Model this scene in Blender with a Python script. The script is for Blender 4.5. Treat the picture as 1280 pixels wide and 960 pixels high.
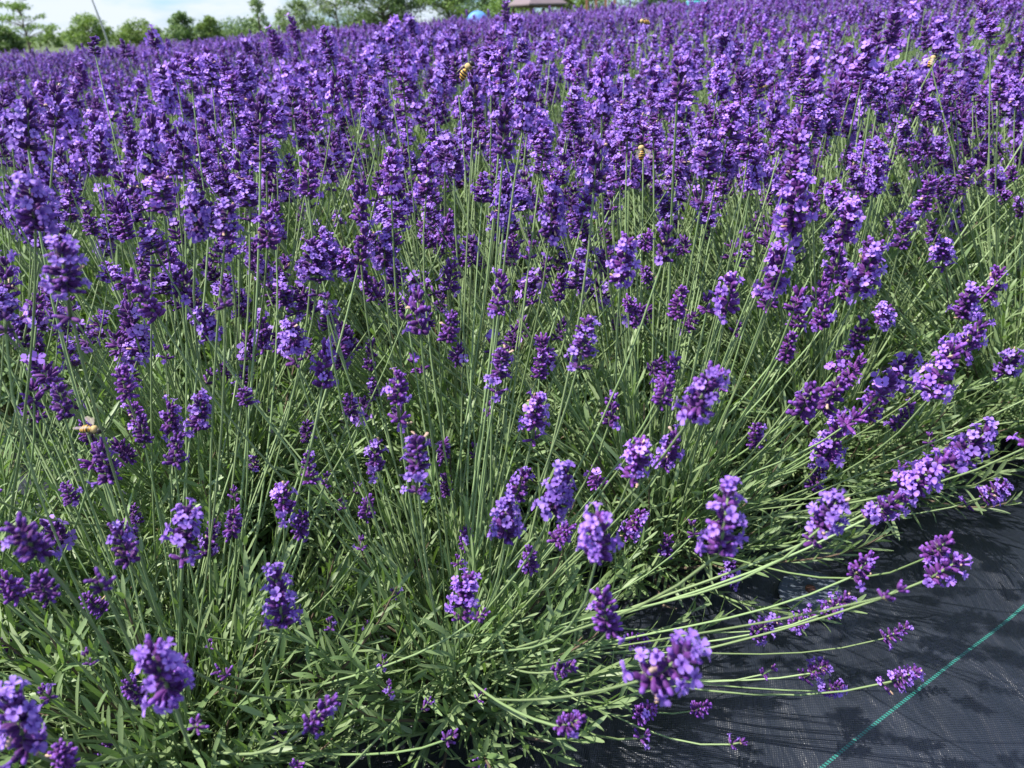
import bpy, math, random
import numpy as np

# ---------------------------------------------------------------- clear
for o in list(bpy.data.objects):
    bpy.data.objects.remove(o)
SC = bpy.context.scene
COL = SC.collection
PI = math.pi
R = math.radians

# ---------------------------------------------------------------- camera
CAM_H = 0.55
pitch, roll = R(24.95), R(1.5)
fw = np.array([0, math.cos(pitch), -math.sin(pitch)])
rt0 = np.array([1.0, 0, 0])
up0 = np.cross(rt0, fw)
rt = math.cos(roll) * rt0 - math.sin(roll) * up0
up = math.cos(roll) * up0 + math.sin(roll) * rt0
cd = bpy.data.cameras.new('camera')
cam = bpy.data.objects.new('camera', cd)
COL.objects.link(cam)
import mathutils
M4 = mathutils.Matrix(((rt[0], up[0], -fw[0], 0), (rt[1], up[1], -fw[1], 0), (rt[2], up[2], -fw[2], CAM_H), (0, 0, 0, 1)))
cam.matrix_world = M4
cd.sensor_width = 36.0
cd.lens = 36.0 * 967 / 1280
cd.clip_start = 0.02
cd.clip_end = 3000
cd.dof.use_dof = True
cd.dof.focus_distance = 0.62
cd.dof.aperture_fstop = 14.0
SC.camera = cam

# ---------------------------------------------------------------- world, sun, exposure
SUN_EL, SUN_AZ = R(57), R(-102)          # azimuth from +Y towards +X
wd = bpy.data.worlds.new('World')
SC.world = wd
wd.use_nodes = True
nt = wd.node_tree
nt.nodes.clear()
def N(nt, t, **k):
    n = nt.nodes.new(t)
    for a, v in k.items():
        setattr(n, a, v)
    return n
wo = N(nt, 'ShaderNodeOutputWorld')
bg = N(nt, 'ShaderNodeBackground')
bg.inputs[1].default_value = 0.145
sky = N(nt, 'ShaderNodeTexSky', sky_type='NISHITA')
sky.sun_disc = False
sky.sun_elevation = SUN_EL
sky.sun_rotation = SUN_AZ
sky.air_density = 1.0
sky.dust_density = .6
tc = N(nt, 'ShaderNodeTexCoord')
mp = N(nt, 'ShaderNodeMapping')
mp.inputs['Scale'].default_value = (1.0, 1.0, 3.2)
nz = N(nt, 'ShaderNodeTexNoise')
nz.inputs['Scale'].default_value = 3.4
nz.inputs['Detail'].default_value = 8
nz.inputs['Roughness'].default_value = .58
cr = N(nt, 'ShaderNodeValToRGB')
cr.color_ramp.elements[0].position = .44
cr.color_ramp.elements[1].position = .57
mx = N(nt, 'ShaderNodeMix', data_type='RGBA')
mx.inputs[7].default_value = (2.65, 2.9, 3.25, 1)
nt.links.new(tc.outputs['Generated'], mp.inputs[0])
nt.links.new(mp.outputs[0], nz.inputs['Vector'])
nt.links.new(nz.outputs[0], cr.inputs[0])
nt.links.new(cr.outputs[0], mx.inputs[0])
tn = N(nt, 'ShaderNodeMix', data_type='RGBA', blend_type='MULTIPLY')
tn.inputs[0].default_value = 1
tn.inputs[7].default_value = (.29, .44, .70, 1)
nt.links.new(sky.outputs[0], tn.inputs[6])
nt.links.new(tn.outputs[2], mx.inputs[6])
nt.links.new(mx.outputs[2], bg.inputs[0])
nt.links.new(bg.outputs[0], wo.inputs[0])

sl = bpy.data.lights.new('sun', 'SUN')
sl.energy = 3.95
sl.angle = R(0.53)
sl.color = (1.0, .955, .88)
sun = bpy.data.objects.new('sun', sl)
COL.objects.link(sun)
sdir = mathutils.Vector((math.sin(SUN_AZ) * math.cos(SUN_EL), math.cos(SUN_AZ) * math.cos(SUN_EL), math.sin(SUN_EL)))
sun.rotation_euler = sdir.to_track_quat('Z', 'Y').to_euler()

SC.view_settings.view_transform = 'Standard'
SC.view_settings.look = 'None'
SC.view_settings.exposure = 1.22
SC.view_settings.gamma = 1.0
SC.render.engine = 'CYCLES'
SC.cycles.max_bounces = 7
SC.cycles.diffuse_bounces = 3
SC.cycles.transparent_max_bounces = 6
SC.cycles.caustics_reflective = False
SC.cycles.caustics_refractive = False
SC.cycles.sample_clamp_indirect = 6

# ---------------------------------------------------------------- materials
MATS = {}
def mat_new(name):
    m = bpy.data.materials.new(name)
    m.use_nodes = True
    m.node_tree.nodes.clear()
    return m, m.node_tree
def organic(name, c1, c2, rough=.5, trans=0.0, tcol=None, spec=.4, objvar=.08, noise=0, sheen=0.0):
    """plant tissue: colour runs c1..c2 by the per-piece 'tint' attribute, small shift per object, some light through it"""
    m, t = mat_new(name)
    at = N(t, 'ShaderNodeAttribute', attribute_name='tint')
    mix = N(t, 'ShaderNodeMix', data_type='RGBA')
    mix.inputs[6].default_value = (*c1, 1)
    mix.inputs[7].default_value = (*c2, 1)
    oi = N(t, 'ShaderNodeObjectInfo')
    hs = N(t, 'ShaderNodeHueSaturation')
    ma = N(t, 'ShaderNodeMath', operation='MULTIPLY_ADD')
    ma.inputs[1].default_value = objvar * 4
    ma.inputs[2].default_value = 1 - objvar * 2
    mh = N(t, 'ShaderNodeMath', operation='MULTIPLY_ADD')
    mh.inputs[1].default_value = objvar * .16
    mh.inputs[2].default_value = .5 - objvar * .08
    t.links.new(at.outputs['Fac'], mix.inputs[0])
    t.links.new(mix.outputs[2], hs.inputs['Color'])
    t.links.new(oi.outputs['Random'], ma.inputs[0])
    t.links.new(oi.outputs['Random'], mh.inputs[0])
    t.links.new(ma.outputs[0], hs.inputs['Value'])
    t.links.new(mh.outputs[0], hs.inputs['Hue'])
    col = hs.outputs[0]
    if noise:
        tcx = N(t, 'ShaderNodeTexCoord')
        nn = N(t, 'ShaderNodeTexNoise')
        nn.inputs['Scale'].default_value = noise
        nn.inputs['Detail'].default_value = 4
        h2 = N(t, 'ShaderNodeHueSaturation')
        m3 = N(t, 'ShaderNodeMapRange')
        m3.inputs[3].default_value = .6
        m3.inputs[4].default_value = 1.4
        t.links.new(tcx.outputs['Object'], nn.inputs['Vector'])
        t.links.new(nn.outputs[0], m3.inputs[0])
        t.links.new(m3.outputs[0], h2.inputs['Value'])
        t.links.new(col, h2.inputs['Color'])
        col = h2.outputs[0]
    b = N(t, 'ShaderNodeBsdfPrincipled')
    b.inputs['Roughness'].default_value = rough
    b.inputs['Specular IOR Level'].default_value = spec
    b.inputs['Sheen Weight'].default_value = sheen
    b.inputs['Sheen Roughness'].default_value = .4
    b.inputs['Sheen Tint'].default_value = (.82, .78, .95, 1)
    t.links.new(col, b.inputs['Base Color'])
    o = N(t, 'ShaderNodeOutputMaterial')
    if trans:
        tr = N(t, 'ShaderNodeBsdfTranslucent')
        if tcol:
            tr.inputs[0].default_value = (*tcol, 1)
        else:
            t.links.new(col, tr.inputs[0])
        ms = N(t, 'ShaderNodeMixShader')
        ms.inputs[0].default_value = trans
        t.links.new(b.outputs[0], ms.inputs[1])
        t.links.new(tr.outputs[0], ms.inputs[2])
        t.links.new(ms.outputs[0], o.inputs[0])
    else:
        t.links.new(b.outputs[0], o.inputs[0])
    MATS[name] = m
    return m
PETAL = organic('petal_violet', (.285, .135, .58), (.485, .295, .87), .55, .28, spec=.25)
CALYX = organic('calyx_purple', (.050, .009, .090), (.150, .036, .225), .6, .06, spec=.25, sheen=.22)
BUD = organic('bud_violet', (.135, .036, .28), (.27, .105, .50), .6, .12, spec=.22, sheen=.15)
DRY = organic('faded_petal', (.50, .33, .22), (.62, .45, .36), .7, .2)
BRACT = organic('bract_tan', (.17, .10, .09), (.26, .21, .12), .7, 0)
STEM = organic('stem_green', (.15, .22, .082), (.25, .335, .155), .55, 0, spec=.35)
LEAF = organic('leaf_grey_green', (.126, .205, .072), (.285, .372, .180), .48, .25, tcol=(.24, .42, .06), spec=.45)
WOOD = organic('twig_brown', (.10, .07, .045), (.20, .15, .11), .85, 0)
FARLEAF = organic('far_green', (.07, .13, .04), (.15, .23, .09), .6, .15)
TREELEAF = organic('tree_leaf', (.13, .215, .055), (.25, .35, .10), .55, .3, tcol=(.22, .34, .05))
TREEDARK = organic('tree_leaf_dark', (.10, .165, .055), (.18, .27, .09), .55, .25, tcol=(.12, .22, .04))
TREEPALE = organic('tree_leaf_pale', (.13, .20, .07), (.24, .32, .14), .55, .3, tcol=(.26, .36, .12))
BARK = organic('bark', (.09, .07, .05), (.16, .13, .10), .9, 0, noise=3)
LMATS = [PETAL, CALYX, BUD, DRY, BRACT, STEM, LEAF, WOOD, FARLEAF]
PET, CAL, BU, DR, BR, ST, LE, WO, FL = range(9)

def simple(name, col, rough=.6, metal=0, noise=0, amt=.25, bump=0, spec=.5):
    m, t = mat_new(name)
    b = N(t, 'ShaderNodeBsdfPrincipled')
    b.inputs['Roughness'].default_value = rough
    b.inputs['Metallic'].default_value = metal
    b.inputs['Specular IOR Level'].default_value = spec
    o = N(t, 'ShaderNodeOutputMaterial')
    t.links.new(b.outputs[0], o.inputs[0])
    if noise:
        tcx = N(t, 'ShaderNodeTexCoord')
        nn = N(t, 'ShaderNodeTexNoise')
        nn.inputs['Scale'].default_value = noise
        nn.inputs['Detail'].default_value = 5
        mixc = N(t, 'ShaderNodeMix', data_type='RGBA')
        mixc.inputs[6].default_value = (*[c * (1 - amt) for c in col], 1)
        mixc.inputs[7].default_value = (*[min(1, c * (1 + amt)) for c in col], 1)
        t.links.new(tcx.outputs['Object'], nn.inputs['Vector'])
        t.links.new(nn.outputs[0], mixc.inputs[0])
        t.links.new(mixc.outputs[2], b.inputs['Base Color'])
        if bump:
            bp = N(t, 'ShaderNodeBump')
            bp.inputs['Strength'].default_value = bump
            bp.inputs['Distance'].default_value = .01
            t.links.new(nn.outputs[0], bp.inputs['Height'])
            t.links.new(bp.outputs[0], b.inputs['Normal'])
    else:
        b.inputs['Base Color'].default_value = (*col, 1)
    return m

# ---------------------------------------------------------------- mesh helpers
class Acc:
    """collects quads and triangles with a material index and a tint per vertex"""
    def __init__(s):
        s.v, s.q, s.t, s.qm, s.tm, s.tint = [], [], [], [], [], []
        s.n = 0
    def add(s, V, Q=None, qm=0, T=None, tm=0, tint=.5):
        V = np.asarray(V, float).reshape(-1, 3)
        s.v.append(V)
        if Q is not None and len(Q):
            Q = np.asarray(Q, int)
            s.q.append(Q + s.n)
            s.qm.append(np.broadcast_to(np.asarray(qm), (len(Q),)))
        if T is not None and len(T):
            T = np.asarray(T, int)
            s.t.append(T + s.n)
            s.tm.append(np.broadcast_to(np.asarray(tm), (len(T),)))
        s.tint.append(np.broadcast_to(np.asarray(tint, float), (len(V),)))
        s.n += len(V)
    def inst(s, tpl, Rm, P, tint=None):
        """many copies of a template (V, Q, material per quad): Rm (n,3,3), P (n,3)"""
        V, Q, qm = tpl[:3]
        n, k = len(P), len(V)
        if n == 0:
            return
        W = np.einsum('nij,kj->nki', Rm, V) + P[:, None, :]
        QQ = (Q[None] + (np.arange(n) * k)[:, None, None]).reshape(-1, 4)
        tt = .5 if tint is None else np.repeat(tint, k)
        if len(tpl) > 3 and tint is not None:
            tt = np.clip(tt + np.tile(tpl[3], n), 0, 1)
        s.add(W.reshape(-1, 3), QQ, np.tile(qm, n), tint=tt)
    def arrays(s):
        V = np.concatenate(s.v)
        Q = np.concatenate(s.q) if s.q else np.zeros((0, 4), int)
        T = np.concatenate(s.t) if s.t else np.zeros((0, 3), int)
        qm = np.concatenate(s.qm) if s.q else np.zeros(0, int)
        tm = np.concatenate(s.tm) if s.t else np.zeros(0, int)
        return V, Q, T, qm, tm, np.concatenate(s.tint)
    def mesh(s, name, mats, smooth=True):
        V, Q, T, qm, tm, tint = s.arrays()
        used = sorted(set(qm.tolist()) | set(tm.tolist()))
        remap = np.zeros(max(used) + 1, int)
        for i, u in enumerate(used):
            remap[u] = i
        me = bpy.data.meshes.new(name)
        me.vertices.add(len(V))
        me.vertices.foreach_set('co', V.astype(np.float32).ravel())
        nl = len(Q) * 4 + len(T) * 3
        me.loops.add(nl)
        me.loops.foreach_set('vertex_index', np.concatenate([Q.ravel(), T.ravel()]).astype(np.int32))
        me.polygons.add(len(Q) + len(T))
        st = np.concatenate([np.arange(len(Q)) * 4, len(Q) * 4 + np.arange(len(T)) * 3]).astype(np.int32)
        me.polygons.foreach_set('loop_start', st)
        me.polygons.foreach_set('material_index', remap[np.concatenate([qm, tm]).astype(int)].astype(np.int32))
        me.polygons.foreach_set('use_smooth', np.full(len(Q) + len(T), smooth))
        a = me.attributes.new('tint', 'FLOAT', 'POINT')
        a.data.foreach_set('value', tint.astype(np.float32))
        for u in used:
            me.materials.append(mats[u])
        me.update(calc_edges=True)
        me.validate()
        return me
def ob(name, me, parent=None, loc=None):
    o = bpy.data.objects.new(name, me)
    COL.objects.link(o)
    if parent:
        o.parent = parent
    if loc is not None:
        o.location = loc
    return o
def empty(name, loc=(0, 0, 0), rz=0):
    o = bpy.data.objects.new(name, None)
    o.empty_display_size = .05
    COL.objects.link(o)
    o.location = loc
    o.rotation_euler = (0, 0, rz)
    return o
def tag(o, label, cat, group=None):
    o['label'] = label
    o['category'] = cat
    if group:
        o['group'] = group
    return o
def nrm(a):
    a = np.asarray(a, float)
    return a / np.maximum(np.linalg.norm(a, axis=-1, keepdims=True), 1e-9)
def frames(Z, twist):
    """rotation matrices (n,3,3) whose third column is Z, turned by twist about it"""
    Z = nrm(Z)
    A = np.where(np.abs(Z[:, 2:3]) < .95, np.array([[0, 0, 1.0]]), np.array([[0, 1.0, 0]]))
    X = nrm(np.cross(A, Z))
    Y = np.cross(Z, X)
    c, s_ = np.cos(twist)[:, None], np.sin(twist)[:, None]
    return np.stack([X * c + Y * s_, Y * c - X * s_, Z], axis=2)
def lathe(zs, rs, n, wob=0, phase=0):
    V, Q = [], []
    for i, (z, r) in enumerate(zip(zs, rs)):
        for j in range(n):
            a = 2 * PI * j / n + phase
            rr = r * (1 + (wob if j % 2 else -wob))
            V.append((rr * math.cos(a), rr * math.sin(a), z))
    for i in range(len(zs) - 1):
        for j in range(n):
            k = (j + 1) % n
            Q.append((i * n + j, i * n + k, (i + 1) * n + k, (i + 1) * n + j))
    return np.array(V), np.array(Q)
def tube(acc, P, rad, n=6, m=ST, tint=.5, cap=True):
    """tapered tube along the points P with radii rad"""
    P = np.asarray(P, float)
    k = len(P)
    rad = np.broadcast_to(np.asarray(rad, float), (k,))
    T = nrm(np.gradient(P, axis=0))
    ref = np.array([0.31, .22, .93]) if abs(T[0] @ np.array([0.31, .22, .93])) < .9 else np.array([1.0, 0, 0])
    V = []
    for i in range(k):
        X = ref - T[i] * (ref @ T[i])
        X /= np.linalg.norm(X)
        ref = X
        Y = np.cross(T[i], X)
        a = np.arange(n) * 2 * PI / n
        V.append(P[i] + rad[i] * (np.cos(a)[:, None] * X + np.sin(a)[:, None] * Y))
    V = np.concatenate(V)
    Q = [(i * n + j, i * n + (j + 1) % n, (i + 1) * n + (j + 1) % n, (i + 1) * n + j) for i in range(k - 1) for j in range(n)]
    Tr = []
    if cap:
        V = np.concatenate([V, P[:1], P[-1:]])
        b, e = k * n, k * n + 1
        Tr = [(b, (j + 1) % n, j) for j in range(n)] + [(e, (k - 1) * n + j, (k - 1) * n + (j + 1) % n) for j in range(n)]
    acc.add(V, Q, m, Tr, m, tint)
def bez(p0, p1, p2, p3, n):
    t = np.linspace(0, 1, n)[:, None]
    return (1 - t) ** 3 * p0 + 3 * t * (1 - t) ** 2 * p1 + 3 * t * t * (1 - t) * p2 + t ** 3 * p3

# ---------------------------------------------------------------- lavender floret templates (metres)
mm = .001
def tjoin(parts):
    V, Q, M, n = [], [], [], 0
    for v, q, m in parts:
        V.append(v); Q.append(np.asarray(q) + n); M.append(np.full(len(q), m)); n += len(v)
    return np.concatenate(V), np.concatenate(Q), np.concatenate(M)
def calyx_tpl(n=6):
    v, q = lathe(np.array([-.4, .8, 2.3, 4.1, 5.2, 5.5]) * mm, np.array([.35, 1.0, 1.36, 1.36, .95, .12]) * mm, n, .11)
    return v, q, CAL
def bud_part(n=5, L=2.3):
    v, q = lathe(np.array([4.6, 5.2, 5.2 + L * .5, 5.2 + L, 5.3 + L]) * mm, np.array([.6, 1.0, 1.2, .75, .06]) * mm, n)
    return v, q, BU
def corolla_part(rg, lobes=5, big=1.0):
    parts = []
    v, q = lathe(np.array([4.8, 6.6, 8.4]) * mm, np.array([.62, .78, 1.15]) * mm, 6)
    parts.append((v, q, PET))
    for k in range(lobes):
        a = 2 * PI * (k + .5) / 5 + rg.normal(0, .1)
        upper = k in (0, 4)
        L = (4.3 if upper else 3.3) * big * rg.uniform(.85, 1.12)
        w = (2.0 if upper else 1.55) * big * rg.uniform(.9, 1.1)
        lift = rg.uniform(.25, .95) if upper else rg.uniform(-.45, .25)
        V = []
        for r_, ww, cz in ((0, .55, 0), (.4, .95, .05), (.78, 1.0, .0), (1.0, .5, -.1)):
            rr = .95 + L * r_ * math.cos(lift)
            zz = 8.3 + L * r_ * math.sin(lift) + L * cz
            for s_ in (-1, 0, 1):
                x, y = rr, s_ * w * ww
                V.append((x * math.cos(a) - y * math.sin(a), x * math.sin(a) + y * math.cos(a), zz + (.28 if s_ else 0) + rg.normal(0, .12)))
        Q = [(i * 3 + j, i * 3 + j + 3, i * 3 + j + 4, i * 3 + j + 1) for i in range(3) for j in range(2)]
        parts.append((np.array(V) * mm, np.array(Q), PET))
    return parts
rg0 = np.random.default_rng(11)
T_CAL = tjoin([calyx_tpl()])
T_BUD = tjoin([calyx_tpl(), bud_part()])
T_SBUD = tjoin([calyx_tpl(), bud_part(5, 1.2)])
T_OPEN = [tjoin([calyx_tpl()] + corolla_part(rg0, 5, rg0.uniform(.56, .76))) for _ in range(6)]
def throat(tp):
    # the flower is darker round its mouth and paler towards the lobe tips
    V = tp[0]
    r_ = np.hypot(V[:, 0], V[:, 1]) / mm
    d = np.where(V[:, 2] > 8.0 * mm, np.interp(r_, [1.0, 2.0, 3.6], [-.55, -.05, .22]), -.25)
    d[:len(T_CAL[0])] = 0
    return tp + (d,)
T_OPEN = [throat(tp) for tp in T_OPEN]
v_, q_ = lathe(np.array([5, 6.6, 7.8, 8.6]) * mm, np.array([.6, .8, 1.1, .3]) * mm, 5, .25)
v_[:, 0] += (v_[:, 2] - 5 * mm) * .5
T_DRY = tjoin([calyx_tpl(), (v_, q_, DR)])
v_, q_ = lathe(np.array([0, 1.3, 3.0]) * mm, np.array([.5, 1.25, .08]) * mm, 5)
T_BRACT = tjoin([(v_ * np.array([1, .4, 1]), q_, BR)])
# middle distance: fewer faces
def low_floret(openf):
    v, q = lathe(np.array([-.3, 2.6, 5.2, 6.2]) * mm, np.array([.4, 1.4, 1.15, .2]) * mm, 4)
    parts = [(v, q, CAL)]
    if openf:
        for k in range(4):
            a = 2 * PI * (k + .5) / 4
            lift = .6 if k < 2 else -.1
            V = []
            for r_, w in ((.4, .7), (2.6, 2.0), (4.4, 1.0)):
                for s_ in (-1, 1):
                    x, y = r_ * math.cos(lift) + .3, s_ * w
                    V.append((x * math.cos(a) - y * math.sin(a), x * math.sin(a) + y * math.cos(a), 7.0 + r_ * math.sin(lift)))
            parts.append((np.array(V) * mm, [(0, 2, 3, 1), (2, 4, 5, 3)], PET))
    else:
        v, q = lathe(np.array([5.0, 6.4, 7.6]) * mm, np.array([.6, 1.0, .1]) * mm, 4)
        parts.append((v, q, BU))
    return tjoin(parts)
L_OPEN, L_BUD = low_floret(True), low_floret(False)
def blob(m, r=3.1, h=4.2):
    v, q = lathe(np.array([-h, -h * .4, h * .5, h]) * mm, np.array([r * .3, r, r * .8, r * .15]) * mm, 4)
    return tjoin([(v, q, m)])
B_PET, B_CAL, B_BUD = blob(PET, 3.4, 3.0), blob(CAL), blob(BU)

def head_points(rg, L, rad, small=False, gap=False, density=1.0):
    """where the florets of one spike sit: position, direction, fraction of height"""
    nw = max(2, int(round(L / (5.3 * mm))))
    P, D, Fz = [], [], []
    zs = list(np.linspace(.06, .93, nw) * L)
    fr = list(np.linspace(0, 1, nw))
    if gap:
        zs = [-rg.uniform(11, 19) * mm] + zs
        fr = [0.0] + fr
    for i, (z, f_) in enumerate(zip(zs, fr)):
        n = int(round((10.4 - 3.2 * f_ ** 2) * density * rg.uniform(.78, 1.2)))
        if small:
            n = int(rg.integers(4, 7))
        if gap and i == 0:
            n = int(rg.integers(4, 8))
        ph = rg.uniform(0, 2 * PI)
        for k in range(n):
            a = ph + 2 * PI * k / n + rg.normal(0, .30)
            tilt = R(76 - 44 * f_ ** 1.5 + rg.normal(0, 13))
            d = np.array([math.sin(tilt) * math.cos(a), math.sin(tilt) * math.sin(a), math.cos(tilt)])
            base = np.array([math.cos(a), math.sin(a), 0]) * .9 * mm + np.array([0, 0, z + rg.normal(0, .95) * mm])
            P.append(base); D.append(d); Fz.append(f_)
    return np.array(P), np.array(D), np.array(Fz), min(zs)
def head_mesh(name, rg, L, openp, dryp=.03, small=False, gap=False, fat=1.0):
    acc = Acc()
    P, D, Fz, z0 = head_points(rg, L, 0, small, gap)
    n = len(P)
    Rm = frames(D, rg.uniform(0, 2 * PI, n)) * (fat * rg.uniform(.86, 1.14, n) * (.98 - .10 * Fz))[:, None, None]
    tint = np.clip(rg.normal(.45, .27, n), 0, 1)
    u = rg.uniform(0, 1, n)
    cl = .5 + .5 * np.sin(np.arctan2(P[:, 1], P[:, 0]) * 1.0 + rg.uniform(0, 6) + Fz * 3)      # open flowers come in patches
    po = openp * (.45 + 1.1 * cl)
    kind = np.where(u < po, 0, np.where(u < po + dryp, 1, np.where(u < po + dryp + (1 - po - dryp) * .45, 2, np.where(u < po + dryp + (1 - po - dryp) * .8, 3, 4))))
    ix = np.where(kind == 0)[0]
    vi = rg.integers(0, len(T_OPEN), len(ix))
    for j, tp in enumerate(T_OPEN):
        s = ix[vi == j]
        acc.inst(tp, Rm[s], P[s], tint[s])
    for kk, tp in ((1, T_DRY), (2, T_BUD), (3, T_SBUD), (4, T_CAL)):
        s = np.where(kind == kk)[0]
        acc.inst(tp, Rm[s], P[s], tint[s])
    nb = max(2, n // 9)
    bi = rg.choice(n, nb, replace=False)
    Db = nrm(D[bi] * np.array([1, 1, .4]))
    acc.inst(T_BRACT, frames(Db, rg.uniform(0, 6, nb)), P[bi] - np.array([0, 0, 1.2 * mm]), rg.uniform(0, 1, nb))
    tube(acc, [(0, 0, z0 - 2 * mm), (0, 0, L * .5), (0, 0, L * .9)], [1.0 * mm, .85 * mm, .5 * mm], 5, ST, .3)
    return acc.mesh(name, LMATS)
def head_low(acc, rg, P0, Dz, L, openp, fat=1.0):
    """a spike with simple florets, added to acc at P0 along Dz"""
    P, D, Fz, _ = head_points(rg, L, 0, density=.8)
    n = len(P)
    G = frames(Dz[None], rg.uniform(0, 6, 1))[0]
    Rl = frames(D, rg.uniform(0, 2 * PI, n)) * (fat * rg.uniform(.95, 1.3, n))[:, None, None]
    Rw = np.einsum('ij,njk->nik', G, Rl)
    Pw = P @ G.T + P0
    tint = np.clip(rg.normal(.45, .28, n), 0, 1)
    o = rg.uniform(0, 1, n) < openp
    acc.inst(L_OPEN, Rw[o], Pw[o], tint[o])
    acc.inst(L_BUD, Rw[~o], Pw[~o], tint[~o])
def head_far(acc, rg, P0, Dz, L, openp, fat=1.0):
    n = max(7, int(L / (1.9 * mm)))
    f_ = (np.arange(n) + .5) / n
    a = rg.uniform(0, 2 * PI) + np.arange(n) * 2.4
    G = frames(Dz[None], rg.uniform(0, 6, 1))[0]
    rad = 5.2 * mm * fat * (1 - .55 * f_ ** 2)
    P = np.stack([np.cos(a) * rad, np.sin(a) * rad, f_ * L], 1)
    Rl = frames(np.stack([np.cos(a), np.sin(a), .7 + 0 * a], 1), a) * (fat * rg.uniform(.8, 1.25, n))[:, None, None]
    Rw = np.einsum('ij,njk->nik', G, Rl)
    Pw = P @ G.T + P0
    tint = np.clip(rg.normal(.45, .28, n), 0, 1)
    u = rg.uniform(0, 1, n)
    for s, tp in ((u < openp, B_PET), ((u >= openp) & (u < openp + (1 - openp) * .5), B_CAL), (u >= openp + (1 - openp) * .5, B_BUD)):
        acc.inst(tp, Rw[s], Pw[s], tint[s])

HEADS = {}
def mk_heads():
    rg = np.random.default_rng(5)
    spec = dict(f=(8, .030, .42, .035, False, False, 1.08), F=(6, .030, .42, .035, False, True, 1.08),
                m=(8, .028, .22, .03, False, False, 1.02), M=(5, .028, .22, .03, False, True, 1.02),
                b=(9, .026, .05, .012, False, False, .98), B=(4, .029, .06, .02, False, True, .98),
                s=(6, .011, .08, .01, True, False, .86))
    for k, (n, L, po, pd, sm, gap, fat) in spec.items():
        HEADS[k] = []
        for _ in range(n):
            Lq = L * rg.uniform(.75, 1.15)
            HEADS[k].append((head_mesh('flower_head', rg, Lq, po * rg.uniform(.75, 1.3), pd, sm, gap, fat), Lq + (.016 if gap else 0)))
mk_heads()
HW = dict(f=.0235, F=.0235, m=.021, M=.021, b=.0185, B=.0185, s=.0145)

# ---------------------------------------------------------------- terrain
RD = np.array([.839, .545]); RN = np.array([-.545, .839])        # along the planted row, and away from the bare lane
ROW0 = np.array([-.06, .52])
def sstep(a, b, x):
    t = np.clip((x - a) / (b - a), 0, 1)
    return t * t * (3 - 2 * t)
def hgt(x, y):
    x = np.asarray(x, float); y = np.asarray(y, float)
    nd = (x - ROW0[0]) * RN[0] + (y - ROW0[1]) * RN[1]
    sd = (x - ROW0[0]) * RD[0] + (y - ROW0[1]) * RD[1]
    r = np.hypot(x, y)
    g = np.maximum(.047 * x + .019 * y, -.05) * sstep(.25, 1.6, nd)
    g = g + .05 * np.maximum(sd - .5, 0) * (1 - sstep(.25, 1.6, nd))
    return g * (1 - sstep(20, 34, r)) - .9 * sstep(15.5, 34, r)
def hz(x, y):
    return float(hgt(x, y))

# ground: one sheet, fine near the camera and coarse towards the horizon
def build_ground():
    acc = Acc()
    rad = np.concatenate([np.linspace(0, 3, 26), np.geomspace(3.3, 1500, 60)])
    na = 96
    a = np.arange(na) * 2 * PI / na
    Rr, Aa = np.meshgrid(rad, a, indexing='ij')
    X, Y = Rr * np.sin(Aa), Rr * np.cos(Aa)
    nd = (X - ROW0[0]) * RN[0] + (Y - ROW0[1]) * RN[1]
    Z = hgt(X, Y) - .03
    V = np.stack([X, Y, Z], -1).reshape(-1, 3)
    Q = [(i * na + j, i * na + (j + 1) % na, (i + 1) * na + (j + 1) % na, (i + 1) * na + j) for i in range(1, len(rad) - 1) for j in range(na)]
    T = [(0, na + (j + 1) % na, na + j) for j in range(na)]
    m, t = mat_new('grassy_soil')
    tcx = N(t, 'ShaderNodeTexCoord')
    n1 = N(t, 'ShaderNodeTexNoise'); n1.inputs['Scale'].default_value = 2.2; n1.inputs['Detail'].default_value = 8
    n2 = N(t, 'ShaderNodeTexNoise'); n2.inputs['Scale'].default_value = 60; n2.inputs['Detail'].default_value = 6
    ra = N(t, 'ShaderNodeValToRGB')
    ra.color_ramp.elements[0].position = .35; ra.color_ramp.elements[0].color = (.07, .055, .035, 1)
    ra.color_ramp.elements[1].position = .55; ra.color_ramp.elements[1].color = (.085, .14, .035, 1)
    hs = N(t, 'ShaderNodeHueSaturation')
    mr = N(t, 'ShaderNodeMapRange'); mr.inputs[3].default_value = .5; mr.inputs[4].default_value = 1.5
    bp = N(t, 'ShaderNodeBump'); bp.inputs['Strength'].default_value = .6; bp.inputs['Distance'].default_value = .02
    b = N(t, 'ShaderNodeBsdfPrincipled'); b.inputs['Roughness'].default_value = .95
    o = N(t, 'ShaderNodeOutputMaterial')
    L_ = t.links.new
    L_(tcx.outputs['Object'], n1.inputs['Vector']); L_(tcx.outputs['Object'], n2.inputs['Vector'])
    L_(n1.outputs[0], ra.inputs[0]); L_(ra.outputs[0], hs.inputs['Color']); L_(n2.outputs[0], mr.inputs[0]); L_(mr.outputs[0], hs.inputs['Value'])
    L_(n2.outputs[0], bp.inputs['Height']); L_(bp.outputs[0], b.inputs['Normal']); L_(hs.outputs[0], b.inputs['Base Color']); L_(b.outputs[0], o.inputs[0])
    acc.add(V, Q, 0, T, 0)
    g = ob('ground', acc.mesh('ground', [m]))
    g['kind'] = 'structure'
build_ground()

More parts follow.
